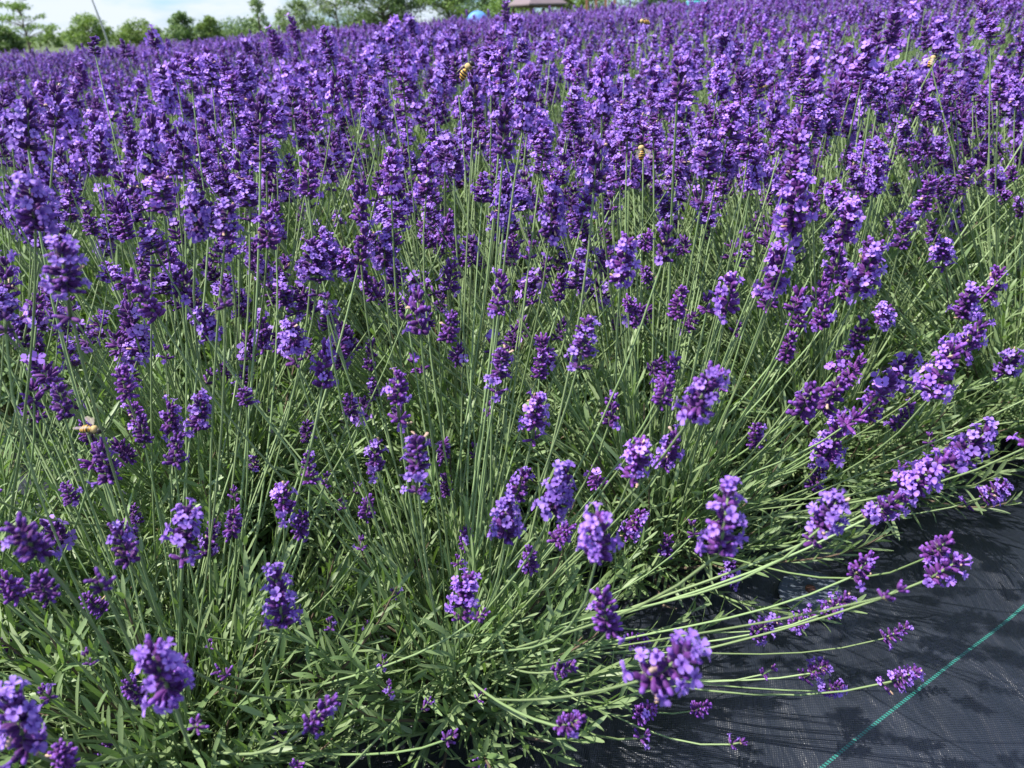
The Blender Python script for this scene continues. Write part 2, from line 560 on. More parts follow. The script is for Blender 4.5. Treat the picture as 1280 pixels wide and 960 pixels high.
# woven weed fabric laid along the lane and under the front row
LINE_N = None
def build_fabric():
    global LINE_N
    p1, p2 = np.array([.2435, .4324]), np.array([.5139, .6107])
    ld = (p2 - p1) / np.linalg.norm(p2 - p1)                     # direction of the green line
    ln = np.array([-ld[1], ld[0]])
    rg = np.random.default_rng(2)
    S = np.arange(-1.6, 3.4, .011)
    W = np.concatenate([np.arange(-1.1, -.45, .03), np.arange(-.45, .62, .011), np.arange(.62, .9, .03)])
    SS, WW = np.meshgrid(S, W, indexing='ij')
    X = p1[0] + SS * ld[0] + WW * ln[0]
    Y = p1[1] + SS * ld[1] + WW * ln[1]
    Z = np.array(hgt(X, Y))
    # slack and wrinkles in the sheet
    for _ in range(46):
        th = rg.normal(0, .5) + (PI / 2 if rg.uniform() < .35 else 0)
        lam = rg.uniform(.035, .22)
        amp = .0065 * lam * rg.uniform(.3, 1)
        cs, cw = rg.uniform(-.6, 1.4), rg.uniform(-.4, .5)
        en = np.exp(-((SS - cs) / rg.uniform(.15, .5)) ** 2 - ((WW - cw) / rg.uniform(.06, .2)) ** 2)
        Z = Z + amp * 2.2 * en * np.sin((SS * math.sin(th) + WW * math.cos(th)) * 2 * PI / lam + rg.uniform(0, 6))
    # a long fold beside the right-hand plants, running from the peg to the upper right
    f0, f1 = np.array([.318, .700]), np.array([.60, .905])
    fd = (f1 - f0) / np.linalg.norm(f1 - f0)
    fn = np.array([-fd[1], fd[0]])
    u = (X - f0[0]) * fd[0] + (Y - f0[1]) * fd[1]
    w = (X - f0[0]) * fn[0] + (Y - f0[1]) * fn[1] + .006 * np.sin(u * 26)
    env = sstep(-.10, .03, u) * (1 - sstep(.22, .40, u))
    Z = Z + env * (.017 * np.exp(-(w / .013) ** 2) - .006 * np.exp(-((w + .02) / .010) ** 2) + .010 * np.exp(-((w - .038) / .014) ** 2))
    # the bed under the plants is a little raised and rumpled
    Z = Z + .012 * sstep(.12, .34, WW)
    k = len(W)
    V = np.stack([X, Y, Z + .004], -1).reshape(-1, 3)
    I = np.arange(len(S) * k).reshape(len(S), k)
    Q = np.stack([I[:-1, :-1], I[1:, :-1], I[1:, 1:], I[:-1, 1:]], -1).reshape(-1, 4)
    m, t = mat_new('woven_fabric')
    L_ = t.links.new
    geo = N(t, 'ShaderNodeNewGeometry')
    sx = N(t, 'ShaderNodeVectorMath', operation='DOT_PRODUCT'); sx.inputs[1].default_value = (ld[0], ld[1], 0)
    wx = N(t, 'ShaderNodeVectorMath', operation='DOT_PRODUCT'); wx.inputs[1].default_value = (ln[0], ln[1], 0)
    L_(geo.outputs['Position'], sx.inputs[0]); L_(geo.outputs['Position'], wx.inputs[0])
    def math_(op, a, b=None, c=None):
        n = N(t, 'ShaderNodeMath', operation=op)
        for i, v in enumerate((a, b, c)):
            if v is None: continue
            if isinstance(v, (int, float)): n.inputs[i].default_value = v
            else: L_(v, n.inputs[i])
        return n.outputs[0]
    ps, pw = .0027, .0024
    jit = N(t, 'ShaderNodeTexNoise'); jit.inputs['Scale'].default_value = 22; jit.inputs['Detail'].default_value = 2
    L_(geo.outputs['Position'], jit.inputs['Vector'])
    js = math_('MULTIPLY_ADD', jit.outputs[0], .006, 0)
    s1 = math_('MULTIPLY', math_('ADD', sx.outputs['Value'], js), 2 * PI / ps)
    w1 = math_('MULTIPLY', math_('ADD', wx.outputs['Value'], js), 2 * PI / pw)
    ss, sw = math_('SINE', s1), math_('SINE', w1)
    weave = math_('MULTIPLY', ss, sw)                            # over-under basket of flat tapes
    edge = math_('MAXIMUM', math_('ABSOLUTE', ss), math_('ABSOLUTE', sw))
    hgt_ = math_('ADD', math_('MULTIPLY', weave, .6), math_('MULTIPLY', edge, .4))
    bp = N(t, 'ShaderNodeBump'); bp.inputs['Strength'].default_value = .46; bp.inputs['Distance'].default_value = .0005
    L_(hgt_, bp.inputs['Height'])
    n3 = N(t, 'ShaderNodeTexNoise'); n3.inputs['Scale'].default_value = 9; n3.inputs['Detail'].default_value = 6; n3.inputs['Distortion'].default_value = .6
    mp3 = N(t, 'ShaderNodeMapping'); mp3.inputs['Rotation'].default_value = (0, 0, R(-20)); mp3.inputs['Scale'].default_value = (1.6, .55, 1)
    L_(geo.outputs['Position'], mp3.inputs[0]); L_(mp3.outputs[0], n3.inputs['Vector'])
    bp2 = N(t, 'ShaderNodeBump'); bp2.inputs['Strength'].default_value = .7; bp2.inputs['Distance'].default_value = .026
    L_(n3.outputs[0], bp2.inputs['Height']); L_(bp2.outputs[0], bp.inputs['Normal'])
    # the green marker thread woven in beside the seam
    w0 = float(p1 @ ln)
    dist = math_('ABSOLUTE', math_('SUBTRACT', wx.outputs['Value'], w0))
    inl = math_('LESS_THAN', dist, .0014)
    tick = math_('GREATER_THAN', math_('SINE', math_('ADD', math_('MULTIPLY', sx.outputs['Value'], 2 * PI / .0031), math_('MULTIPLY', wx.outputs['Value'], 500))), .05)
    green = math_('MULTIPLY', inl, math_('MULTIPLY_ADD', tick, .86, .14))
    base = N(t, 'ShaderNodeMix', data_type='RGBA')
    base.inputs[6].default_value = (.0045, .0065, .0125, 1)
    base.inputs[7].default_value = (.010, .0135, .022, 1)
    L_(math_('MULTIPLY_ADD', weave, .5, .5), base.inputs[0])
    dust_sheen = N(t, 'ShaderNodeTexNoise'); dust_sheen.inputs['Scale'].default_value = 5; dust_sheen.inputs['Detail'].default_value = 9; dust_sheen.inputs['Roughness'].default_value = .7
    L_(geo.outputs['Position'], dust_sheen.inputs['Vector'])
    dr = N(t, 'ShaderNodeMapRange'); dr.inputs[1].default_value = .45; dr.inputs[2].default_value = .85; dr.inputs[4].default_value = .5
    L_(dust_sheen.outputs[0], dr.inputs[0])
    bd = N(t, 'ShaderNodeMix', data_type='RGBA'); bd.inputs[7].default_value = (.046, .055, .073, 1)  # blue-grey patches: weak dust, with soft sheen and lit areas painted into the colour
    L_(dr.outputs[0], bd.inputs[0]); L_(base.outputs[2], bd.inputs[6])
    gm = N(t, 'ShaderNodeMix', data_type='RGBA'); gm.inputs[7].default_value = (.022, .19, .15, 1)
    L_(green, gm.inputs[0]); L_(bd.outputs[2], gm.inputs[6])
    b = N(t, 'ShaderNodeBsdfPrincipled')
    b.inputs['Roughness'].default_value = .37
    b.inputs['Specular IOR Level'].default_value = .95
    L_(gm.outputs[2], b.inputs['Base Color']); L_(bp.outputs[0], b.inputs['Normal'])
    o = N(t, 'ShaderNodeOutputMaterial'); L_(b.outputs[0], o.inputs[0])
    acc = Acc(); acc.add(V, Q, 0)
    g = ob('weed_fabric', acc.mesh('weed_fabric', [m]))
    g['kind'] = 'structure'
build_fabric()

# round black plastic disc of the peg that pins the fabric down
def build_peg():
    cx, cy = .300, .626
    z = hz(cx, cy) + .004
    e = empty('ground_peg', (cx, cy, z + .010), R(20))
    e.scale = (1.25, 1.25, 1.25)
    tag(e, 'round black plastic peg disc pinning the woven fabric beside the lavender stems', 'ground peg')
    plast = simple('black_plastic', (.075, .09, .115), .24, 0, 40, .2, .05)
    acc = Acc()
    n = 40
    prof = [(0.001, .0030), (.006, .0030), (.0075, .0019), (.017, .0016), (.0215, .0022), (.0238, .0026), (.0250, .0012), (.0246, -.001)]
    V, Q = lathe([p[1] for p in prof], [p[0] for p in prof], n)
    r_ = np.hypot(V[:, 0], V[:, 1]); a = np.arctan2(V[:, 1], V[:, 0])
    ring = (r_ > .007) & (r_ < .022)
    V[:, 2] += np.where(ring, .0007 * np.cos(a * 20), 0)
    V[:, 2] += V[:, 0] * .10
    acc.add(V, Q, 0)
    ob('disc', acc.mesh('disc', [plast]), e)
    acc = Acc()
    V, Q = lathe([.0026, .0052, .0060, .0062], [.0042, .0040, .0030, .0002], 16)
    acc.add(V, Q, 0)
    ob('pin_head', acc.mesh('pin_head', [simple('pin_rust', (.10, .045, .03), .55, .4, 300, .3)]), e)
build_peg()

# ---------------------------------------------------------------- lavender plants
def leaf_tpl(mat=LE, droop=.12):
    st = [(0, .30), (.22, .75), (.5, 1.0), (.78, .85), (.95, .42), (1.0, .05)]
    V, Q = [], []
    for t_, w in st:
        for s_ in (-1, 0, 1):
            V.append((s_ * w * .5, .10 * abs(s_) * w - droop * t_ * t_ * 6, t_))
    # local x = width, y = up side, z = along the leaf (scaled per leaf)
    for i in range(len(st) - 1):
        for j in range(2):
            a = i * 3 + j
            Q.append((a, a + 1, a + 4, a + 3))
    return np.array(V, float), np.array(Q), np.full(len(Q), mat)
LEAF_T = [leaf_tpl(LE, d) for d in (0.0, .12, .3, -.1)]
def leaf_low(mat=LE):
    V = np.array([(-.3, 0, 0), (.3, 0, 0), (-.5, 0, .5), (.5, 0, .5), (-.12, -.3, 1), (.12, -.3, 1)], float)
    return V, np.array([(0, 1, 3, 2), (2, 3, 5, 4)]), np.full(2, mat)
LEAF_L = leaf_low()
def put_leaves(acc, P, D, Nrm, L, W, rg, tint, low=False):
    """leaves at P along D with upper side Nrm"""
    D = nrm(D)
    X = nrm(np.cross(Nrm, D))
    Y = np.cross(D, X)
    Rm = np.stack([X * W[:, None], Y * W[:, None], D * L[:, None]], axis=2)
    if low:
        acc.inst(LEAF_L, Rm, P, tint)
        return
    vi = rg.integers(0, len(LEAF_T), len(P))
    for j, tp in enumerate(LEAF_T):
        s = vi == j
        acc.inst(tp, Rm[s], P[s], tint[s])
def foliage_mesh(name, rg, nshoot, height=.24, spread=78, low=False, lmin=.018, lmax=.038, base_r=.05, woody=True, bias=(0, 0)):
    acc = Acc()
    LP, LD, LN, LL, LW, LT = [], [], [], [], [], []
    for i in range(nshoot):
        th = R(spread) * rg.uniform(0, 1) ** .62
        ph = rg.uniform(0, 2 * PI)
        dx = math.sin(th) * math.cos(ph) + bias[0]
        dy = math.sin(th) * math.sin(ph) + bias[1]
        d = nrm(np.array([dx, dy, max(.08, math.cos(th))]))
        L = height * rg.uniform(.5, 1.08) * (1 + .18 * math.sin(th))
        p0 = np.array([math.cos(ph), math.sin(ph), 0]) * base_r * rg.uniform(0, 1) + np.array([0, 0, .015])
        c1 = p0 + d * L * .4 + np.array([0, 0, rg.uniform(-.02, .03)])
        p3 = p0 + d * L + np.array([0, 0, rg.uniform(.0, .05)]) * math.sin(th)
        c2 = p3 - nrm(d * .6 + np.array([0, 0, .6])) * L * .3
        npt = 4 if low else 7
        C = bez(p0, c1, c2, p3, npt)
        C[:, 2] = np.maximum(C[:, 2], .012)
        tube(acc, C, np.linspace(1.5, .6, npt) * mm, 3 if low else 5, ST if rg.uniform() < .75 else WO, rg.uniform(0, .7), cap=False)
        step = .011 if not low else .02
        nl = int(L * .82 / step)
        tt = np.linspace(.16, 1, max(nl, 2))
        az = rg.uniform(0, 2 * PI)
        Cb = bez(p0, c1, c2, p3, 40)
        for k, t_ in enumerate(tt):
            pi_ = min(38, int(t_ * 39))
            pp = Cb[pi_]
            ax = nrm(Cb[pi_ + 1] - Cb[pi_])
            fr = frames(ax[None], np.array([az + k * 1.45]))[0]
            for sgn in (1, -1):
                if rg.uniform() < .10:
                    continue
                out = fr[:, 0] * sgn
                op = R(rg.uniform(22, 62) * (1.05 - .45 * t_))
                dd = ax * math.cos(op) + out * math.sin(op) + np.array([0, 0, rg.uniform(-.12, .16)])
                nn = ax * math.sin(op) - out * math.cos(op)
                l_ = rg.uniform(lmin, lmax) * (1 - .35 * max(0, t_ - .75) / .25)
                LP.append(pp); LD.append(dd); LN.append(nn); LL.append(l_); LW.append(rg.uniform(.0023, .0040) * (1.5 if low else 1))
                LT.append(min(1, max(0, rg.normal(.45, .26))))
    LP = np.array(LP); LD = np.array(LD)
    LD[:, 2] = np.where(LP[:, 2] < .03, np.maximum(LD[:, 2], .05), LD[:, 2])
    put_leaves(acc, LP, LD, np.array(LN), np.array(LL), np.array(LW), rg, np.array(LT), low)
    V = acc.arrays()[0]
    return acc.mesh(name, LMATS)
def wood_mesh(rg):
    acc = Acc()
    for i in range(11):
        ph = rg.uniform(0, 2 * PI); th = R(rg.uniform(20, 85))
        d = np.array([math.sin(th) * math.cos(ph), math.sin(th) * math.sin(ph), math.cos(th)])
        L = rg.uniform(.05, .12)
        p0 = d * np.array([1, 1, 0]) * .01 + np.array([0, 0, -.01])
        C = bez(p0, p0 + np.array([0, 0, .02]), p0 + d * L * .6 + rg.normal(0, .008, 3), p0 + d * L + np.array([0, 0, .015]), 6)
        C[1:, 2] = np.maximum(C[1:, 2], .010)
        tube(acc, C, np.linspace(4.2, 1.6, 6) * mm * rg.uniform(.6, 1), 6, WO, rg.uniform(0, 1))
    return acc.mesh('woody_base', LMATS)

def stem_curve(rg, root, tip, D, n=11):
    """a stalk from the crown of the plant to the foot of the spike"""
    ch = tip - root
    L = np.linalg.norm(ch)
    out = nrm(np.array([ch[0], ch[1], 0]) + 1e-6)
    D = nrm(D + nrm(ch) * (2.4 if D @ nrm(ch) < .85 else .4))
    p1 = root + nrm(nrm(ch) * .9 + np.array([0, 0, .2]) + rg.normal(0, .06, 3)) * L * .36
    p2 = tip - D * L * rg.uniform(.26, .38) + rg.normal(0, .012, 3) * L
    for p_ in (p1, p2):
        p_[2] = max(p_[2], .02 + .2 * root[2])
    return bez(root, p1, p2, tip, n)
def stem_geo(acc, rg, C, thick=1.0, leaves=True, n=6):
    k = len(C)
    tube(acc, C, np.linspace(1.25, .92, k) * mm * thick, n, ST, rg.uniform(.15, .9), cap=False)
    if leaves:                                                     # one or two pairs of narrow leaves low on the stalk
        for t_ in sorted(rg.uniform(.12, .5, int(rg.integers(1, 3)))):
            i = min(k - 2, int(t_ * (k - 1)))
            ax = nrm(C[i + 1] - C[i])
            fr = frames(ax[None], rg.uniform(0, 6, 1))[0]
            P, D, Nn, L, W = [], [], [], [], []
            for s_ in (1, -1):
                op = R(rg.uniform(12, 36))
                P.append(C[i]); D.append(ax * math.cos(op) + fr[:, 0] * s_ * math.sin(op)); Nn.append(ax * math.sin(op) - fr[:, 0] * s_ * math.cos(op))
                L.append(rg.uniform(.022, .05)); W.append(rg.uniform(.0022, .0036))
            put_leaves(acc, np.array(P), np.array(D), np.array(Nn), np.array(L), np.array(W), rg, rg.uniform(.2, .9, 2))

HERO = """A b -198 263 356 8 -38 81 176 309
A b -287 355 259 15 -41 81 179 314
A b -241 317 288 22 -41 85 192 319
Z b -410 481 101 8 -22 96 153 268
A m -207 337 295 7 -20 99 200 350
A F -171 328 311 31 -7 103 233 408
A m -255 522 158 31 13 102 209 383
A b -200 451 228 29 -13 104 177 311
A m -160 450 247 18 -35 98 216 378
A b -152 451 228 33 -34 99 176 309
B b -109 471 226 27 -36 99 183 320
A s -109 446 217 9 13 105 112 149
A f -129 330 254 -1 14 105 233 422
a b -267 620 35 14 -11 108 160 279
A f -145 239 298 2 -21 104 244 426
A b -220 334 199 -13 -32 88 160 280
A s -219 300 259 -14 16 102 89 104
B s -110 352 230 -6 14 106 93 129
A s -110 441 147 9 15 108 94 113
A s -231 444 132 15 16 107 90 108
A f -205 229 282 16 -7 108 240 421
A b -208 249 249 28 -33 99 160 228
Z b -304 397 78 66 -27 100 148 259
A b -105 276 237 70 7 88 148 307
A b -188 429 52 14 -11 115 159 278
B f -6 376 275 3 -32 103 237 415
B f 20 358 307 19 -39 95 234 410
B m 0 454 251 26 -31 97 217 380
B m 34 267 342 2 -20 106 198 347
Q f 101 575 129 28 -28 95 241 421
B b 27 424 236 32 -50 86 182 319
B b 8 438 202 6 -38 103 176 308
B b -43 542 144 12 -29 105 189 330
B F -36 400 204 20 -5 108 247 433
B b 43 283 288 -21 -3 110 178 312
Q b 136 576 105 1 -27 104 188 329
B f 90 278 335 7 12 103 229 407
B s 117 418 243 -21 12 104 115 145
Q m 194 565 82 -10 -38 100 216 377
B f 52 237 304 62 -22 75 295 341
B b 91 478 94 68 -32 63 192 207
B b 20 333 212 77 -32 58 155 176
B s -28 372 150 64 6 89 94 122
B s -58 338 180 60 9 93 95 112
B b 19 278 231 72 -29 68 150 158
B b 82 397 104 68 -28 66 191 208
B b 131 428 72 64 -28 66 193 209
B m -37 408 34 39 -6 111 168 294
B s 139 364 112 82 -18 41 117 115
B s -75 326 206 16 16 109 91 116
A s -92 395 159 17 11 110 92 105
B F 153 319 318 14 -24 92 225 394
B m 216 395 268 68 -3 60 215 340
B f 244 409 279 56 -10 65 286 414
Q f 329 501 242 31 -25 71 307 537
Q F 442 615 132 62 -11 56 286 425
Q b 246 373 255 6 -42 76 186 326
B f 243 362 248 46 -19 69 232 277
B b 212 389 229 21 -32 85 188 328
B s 166 274 312 76 4 56 108 118
B m 216 426 166 60 -13 69 202 278
B m 232 508 79 62 -12 70 216 302
B m 168 427 147 61 -15 72 216 287
B b 305 494 76 73 -5 54 186 295
B M 226 446 89 57 -17 72 221 274
B m 248 470 44 70 -21 50 184 252
B M 271 416 110 63 -16 59 219 299
B s 164 388 149 75 -1 62 108 113
Q f 246 529 231 15 -15 92 310 543
Q m 315 691 97 8 -15 97 266 466
Q b 188 450 314 3 -46 80 234 410
Q b 231 513 284 12 -38 80 244 428
Q m 292 566 248 7 -32 84 272 475
Q f 297 544 285 3 -34 80 304 532
Q f 275 455 321 12 -10 88 278 487
C b 393 700 164 23 -25 79 228 398
C s 407 659 167 0 8 99 133 153
Q s 271 465 253 10 -3 97 135 155
C b 228 639 183 -12 -41 91 223 391
B b -55 442 379 -2 8 96 193 390
B b -65 679 310 14 7 95 177 313
B b -8 491 374 11 7 95 180 350
B F -9 479 331 15 -12 97 235 411
B M 42 430 368 19 7 95 219 385
b b -47 530 341 25 -42 84 195 342
B M -71 433 339 9 -5 99 215 377
B F -52 355 333 7 8 102 227 397
b b -65 609 192 14 -32 98 186 325
B b -65 606 157 14 -19 104 190 332
a b -121 514 290 18 -44 89 175 306
A m -129 477 329 19 9 98 215 399
B b -131 651 264 17 8 97 182 387
B F -144 477 357 15 -36 87 238 416
a b -176 773 229 18 8 97 189 365
B F 14 456 306 8 -17 99 240 420
B b 70 500 282 14 9 99 186 339
B b 23 591 280 9 2 98 186 326
B f 88 336 374 13 -38 86 226 396
B b 105 484 319 16 -26 91 185 324
B b 88 412 342 8 -44 86 177 309
B M 65 359 331 9 -32 96 210 367
B m 96 428 290 16 -29 94 211 369
B m -108 512 241 20 -23 100 217 380
a b -191 628 204 17 -14 100 183 320
A b -150 485 248 3 11 102 174 309
B s -108 433 400 14 -9 94 112 129
A b -268 414 343 20 -16 93 178 312
a b -247 449 340 25 -37 85 190 333
a b -337 647 318 13 11 95 183 358
a b -456 694 275 43 -37 80 182 319
A b -250 410 301 8 -4 99 194 340
a b -328 528 265 20 -31 89 183 320
A b -251 463 297 23 -27 93 182 318
a m -251 501 286 30 -27 93 206 361
a f -225 491 293 34 -29 93 234 410
A b -211 418 307 33 -16 98 176 308
a b -308 757 212 27 -35 89 186 326
A s -141 365 427 22 -18 90 118 135
a b -294 817 141 25 -40 89 186 326
a m -200 581 317 16 -19 93 216 378
a b -226 512 386 27 -25 86 195 341
A s -253 525 334 22 -5 96 117 134
A F -209 352 440 21 -17 85 242 423
Z f -241 394 461 34 -41 68 244 427
Z f -355 522 381 21 12 93 244 566
A s -216 312 436 34 -12 90 109 125
a f -196 481 434 30 -30 80 234 410
A F -174 472 435 29 -24 83 231 403
A F -145 567 376 15 8 94 228 409
a f -356 698 438 13 9 89 237 445
A f -246 550 461 16 9 89 230 466
A m -293 495 488 23 2 86 213 373
Z m -334 605 488 19 10 87 212 376
A B -161 532 488 12 7 88 176 485
B B -164 632 490 11 7 87 184 391
b f -113 702 471 15 -18 81 232 406
B f -65 630 427 12 -11 87 241 421
B m -2 504 475 7 6 89 200 372
B f 11 525 486 10 5 88 226 426
B m -26 677 483 4 6 88 210 420
B f -3 638 501 6 -5 84 232 407
Q f 70 589 488 3 -6 84 240 419
Q m 119 565 500 -4 -23 77 206 360
Q F 155 613 437 4 7 89 283 550
B f 30 548 410 6 -24 86 247 433
B f -3 587 413 7 -17 87 228 399
B f 59 531 446 5 2 90 225 394
B m -40 603 446 9 -18 84 204 358
Q f 183 491 425 -16 -45 72 288 504
Q f 189 535 365 -1 -21 87 284 497
Q m 147 497 370 -10 -44 80 264 461
C f 287 654 374 -5 -36 75 309 541
Q f 252 531 371 0 -27 81 281 491
C b 293 674 332 -2 -23 85 229 401
C b 389 752 339 0 -20 82 236 413
C m 397 638 308 -17 -42 73 275 481
C m 498 763 280 -3 -26 78 278 487
Q f 70 468 403 4 -36 83 225 394
B b 100 490 406 12 6 92 186 329
Q b 222 605 448 4 7 88 242 424
C b 363 772 389 -14 -36 73 219 383
C f 490 699 221 -9 -37 75 297 520
B f -87 589 435 8 -4 89 226 395
B m -113 589 416 14 -7 89 217 379
B m -154 607 433 11 7 91 221 392
a f -222 655 433 17 -6 87 236 413
A m -237 584 458 15 8 89 198 408
C b 385 713 386 -3 -13 83 219 384
Q b 264 618 309 2 -19 88 229 401
C b 328 682 261 3 -22 87 241 422
Q b 258 671 255 4 -20 91 224 392
Q b 41 630 335 7 -21 91 189 330
Q b 120 528 354 7 -19 91 183 320
c b 132 914 198 2 -37 87 180 315
B m -100 604 375 11 -16 90 215 376
A b -189 624 399 12 8 92 181 330
a b -297 590 411 20 -5 88 182 319"""
hero = {}
for ln_ in HERO.strip().splitlines():
    w = ln_.split()
    v = list(map(float, w[2:]))
    hero.setdefault(w[0], []).append((w[1], np.array(v[0:3]) / 1000, nrm(np.array(v[3:6])), v[6] / 1e4, v[7] / 1e4))

def add_head(parent_stem, tip_local, D, kind, wt, Lt, rg):
    me, L0 = HEADS[kind][int(rg.integers(0, len(HEADS[kind])))]
    o = ob('flower_head', me, parent_stem, tip_local)
    G = frames(D[None], rg.uniform(0, 6, 1))[0]
    s = .93 * wt / HW[kind]
    S3 = np.diag([s, s, min(1.25, max(.6, Lt / (L0 + .010))) if kind != 's' else s])
    m = mathutils.Matrix((G @ S3).tolist()).to_4x4()
    m.translation = mathutils.Vector(tip_local)
    o.matrix_local = m
    return o
CROP = dict(A='A')
def random_stem(rg, tall, spread, bias=(0, 0)):
    th = R(spread) * rg.uniform(0, 1) ** .6
    ph = rg.uniform(0, 2 * PI)
    L = tall * rg.uniform(.80, 1.06)
    d = np.array([math.sin(th) * math.cos(ph) + bias[0], math.sin(th) * math.sin(ph) + bias[1], math.cos(th)])
    root = np.array([math.cos(ph), math.sin(ph), 0]) * .05 * rg.uniform(0, 1) + np.array([0, 0, rg.uniform(.02, .07)])
    tip = root + nrm(d) * L
    tip[2] = max(tip[2], .05)
    D = nrm(nrm(d) * .75 + np.array([0, 0, .45]) + rg.normal(0, .07, 3))
    return root, tip, D
def pick_kind(rg):
    u = rg.uniform()
    return 'f' if u < .27 else 'F' if u < .42 else 'm' if u < .62 else 'M' if u < .71 else 'b' if u < .92 else 'B' if u < .96 else 's'

def front_plant(key, x, y, label, nrand, nextra, tall, spread, seed, bias=(0, 0), shoots=200, front_keep=.1, fh=.24, fb=None, group=None):
    rg = np.random.default_rng(seed)
    base = np.array([x, y, hz(x, y)])
    e = empty('lavender_plant', base)
    tag(e, label, 'lavender', group)
    ob('foliage', foliage_mesh('foliage', rg, shoots, fh, bias=fb or (bias[0] * .5, bias[1] * .5)), e)
    ob('woody_base', wood_mesh(rg), e)
    items = []
    for kind, B, D, wt, Lt in hero.get(key, []):
        ph = math.atan2(B[1] - y, B[0] - x) + rg.normal(0, .4)
        root = np.array([math.cos(ph), math.sin(ph), 0]) * .05 * rg.uniform(.2, 1) + np.array([0, 0, rg.uniform(.02, .06)])
        items.append((root, B - base, D, kind, wt, Lt))
    items = items[:100]
    tries = 0
    rnd = []
    while len(rnd) < nrand + nextra and tries < 6000:
        tries += 1
        root, tip, D = random_stem(rg, tall, spread, bias)
        w = tip + base
        nd = tip[:2] @ RN
        if np.linalg.norm(w - np.array([0, 0, CAM_H])) < .47 or w[1] < .12:
            continue
        if nd < .02 and rg.uniform() > front_keep:
            continue
        k = pick_kind(rg)
        wt = HW[k] * rg.uniform(.92, 1.25)
        Lt = .030 * rg.uniform(.65, 1.4)
        rnd.append((root, tip, D, k, wt, Lt))
    rnd.sort(key=lambda q: np.linalg.norm(q[1] + base - np.array([0, 0, CAM_H])))
    nfree = max(0, 100 - len(items))
    items += rnd[:nfree]
    for root, tip, D, kind, wt, Lt in items:
        acc = Acc()
        C = stem_curve(rg, root, tip, D)
        stem_geo(acc, rg, C - root, rg.uniform(.64, .84) * (.75 if kind == 's' else 1))
        so = ob('flower_stem', acc.mesh('flower_stem', LMATS), e, root)
        add_head(so, tip - root, D, kind, wt, Lt, rg)
    rest = rnd[nfree:]
    for j in range({'a': 46, 'b': 46, 'Q': 22, 'c': 24, 'Z': 20}.get(key, 0)):     # shorter, later stems on the near side
        root, tip, D = random_stem(rg, rg.uniform(.27, .40), 46, (0, -.20))
        if np.linalg.norm(tip + base - np.array([0, 0, CAM_H])) > .45:
            rest.append((root, tip, D, 'm' if rg.uniform() < .3 else 'b', .018, rg.uniform(.010, .026)))
    for j in range(max(0, min(100 - len(items), {'A': 30, 'B': 14, 'Q': 22}.get(key, 0)))):
        root, tip, D = random_stem(rg, rg.uniform(.16, .34), 64, (0, -.22))
        tip[2] = max(tip[2], .09)
        acc = Acc()
        C = stem_curve(rg, root, tip, D)
        stem_geo(acc, rg, C - root, .72)
        so = ob('flower_stem', acc.mesh('flower_stem', LMATS), e, root)
        k = 's' if rg.uniform() < .6 else 'b'
        add_head(so, tip - root, D, k, HW[k] * rg.uniform(.75, 1.0), .016 * rg.uniform(.8, 1.3), rg)
    if rest:
        acc = Acc()
        for root, tip, D, kind, wt, Lt in rest:
            C = stem_curve(rg, root, tip, D)
            stem_geo(acc, rg, C, rg.uniform(.8, 1.05), n=5)
            head_low(acc, rg, tip, D, Lt, {'f': .45, 'F': .45, 'm': .2, 'M': .2}.get(kind, .06), .95)
        o = ob('flower_stems', acc.mesh('flower_stems', LMATS), e)
        o['kind'] = 'stuff'
    return e
G1 = 'lavender plants of the front row'
FRONT = [
    ('A', -.27, .44, 'lavender plant at the bottom left with purple spikes leaning left over dense grey-green leaves', 30, 0, .40, 52, (-.10, .05)),
    ('B', -.06, .52, 'lavender plant nearest the camera, its stems fanning right over the bare black fabric', 14, 0, .41, 45, (0, .06)),
    ('Q', .15, .70, 'lavender plant just behind the round black peg disc, long stems leaning right', 50, 30, .42, 50, (.08, .04)),
    ('C', .40, .87, 'lavender plant behind the fold in the black fabric, low leaves spilling onto the lane', 90, 40, .43, 56, (.10, -.02)),
    ('D', .68, .93, 'lavender plant at the right edge where the leaf mass meets the black fabric', 95, 40, .45, 58, (.10, -.02)),
    ('E', .96, 1.06, 'lavender plant at the far right end of the visible front row', 95, 50, .46, 58, (.10, -.02)),
    ('Z', -.50, .52, 'lavender plant at the left edge, tall spikes rising beside the spike that carries a bee', 60, 0, .40, 44, (.05, .05)),
    ('a', -.33, .74, 'lavender plant in the left middle, tall upright spikes standing behind the front leaves', 74, 10, .45, 40, (0, .03)),
    ('b', -.07, .86, 'lavender plant in the centre, upright spikes right behind the nearest plant', 86, 10, .45, 40, (0, .03)),
    ('c', .16, 1.04, 'lavender plant right of centre, dense tall spikes behind the right-leaning stems', 86, 10, .45, 44, (.03, .02)),
]
for i, (k, x, y, lb, nr, ne, tall, spr, bi) in enumerate(FRONT):
    front_plant(k, x, y, lb, nr, ne, tall, spr, 100 + i, bi, front_keep=.34 if k in 'abc' else .1, shoots=dict(A=185, B=160, Q=140).get(k, 190), fh=dict(A=.18, B=.175, Q=.17, C=.20, D=.24, E=.24).get(k, .23), fb=dict(D=(.16, -.24), E=(.16, -.24), B=(-.06, .20), A=(-.02, .10), Q=(.02, .12)).get(k), group=G1)

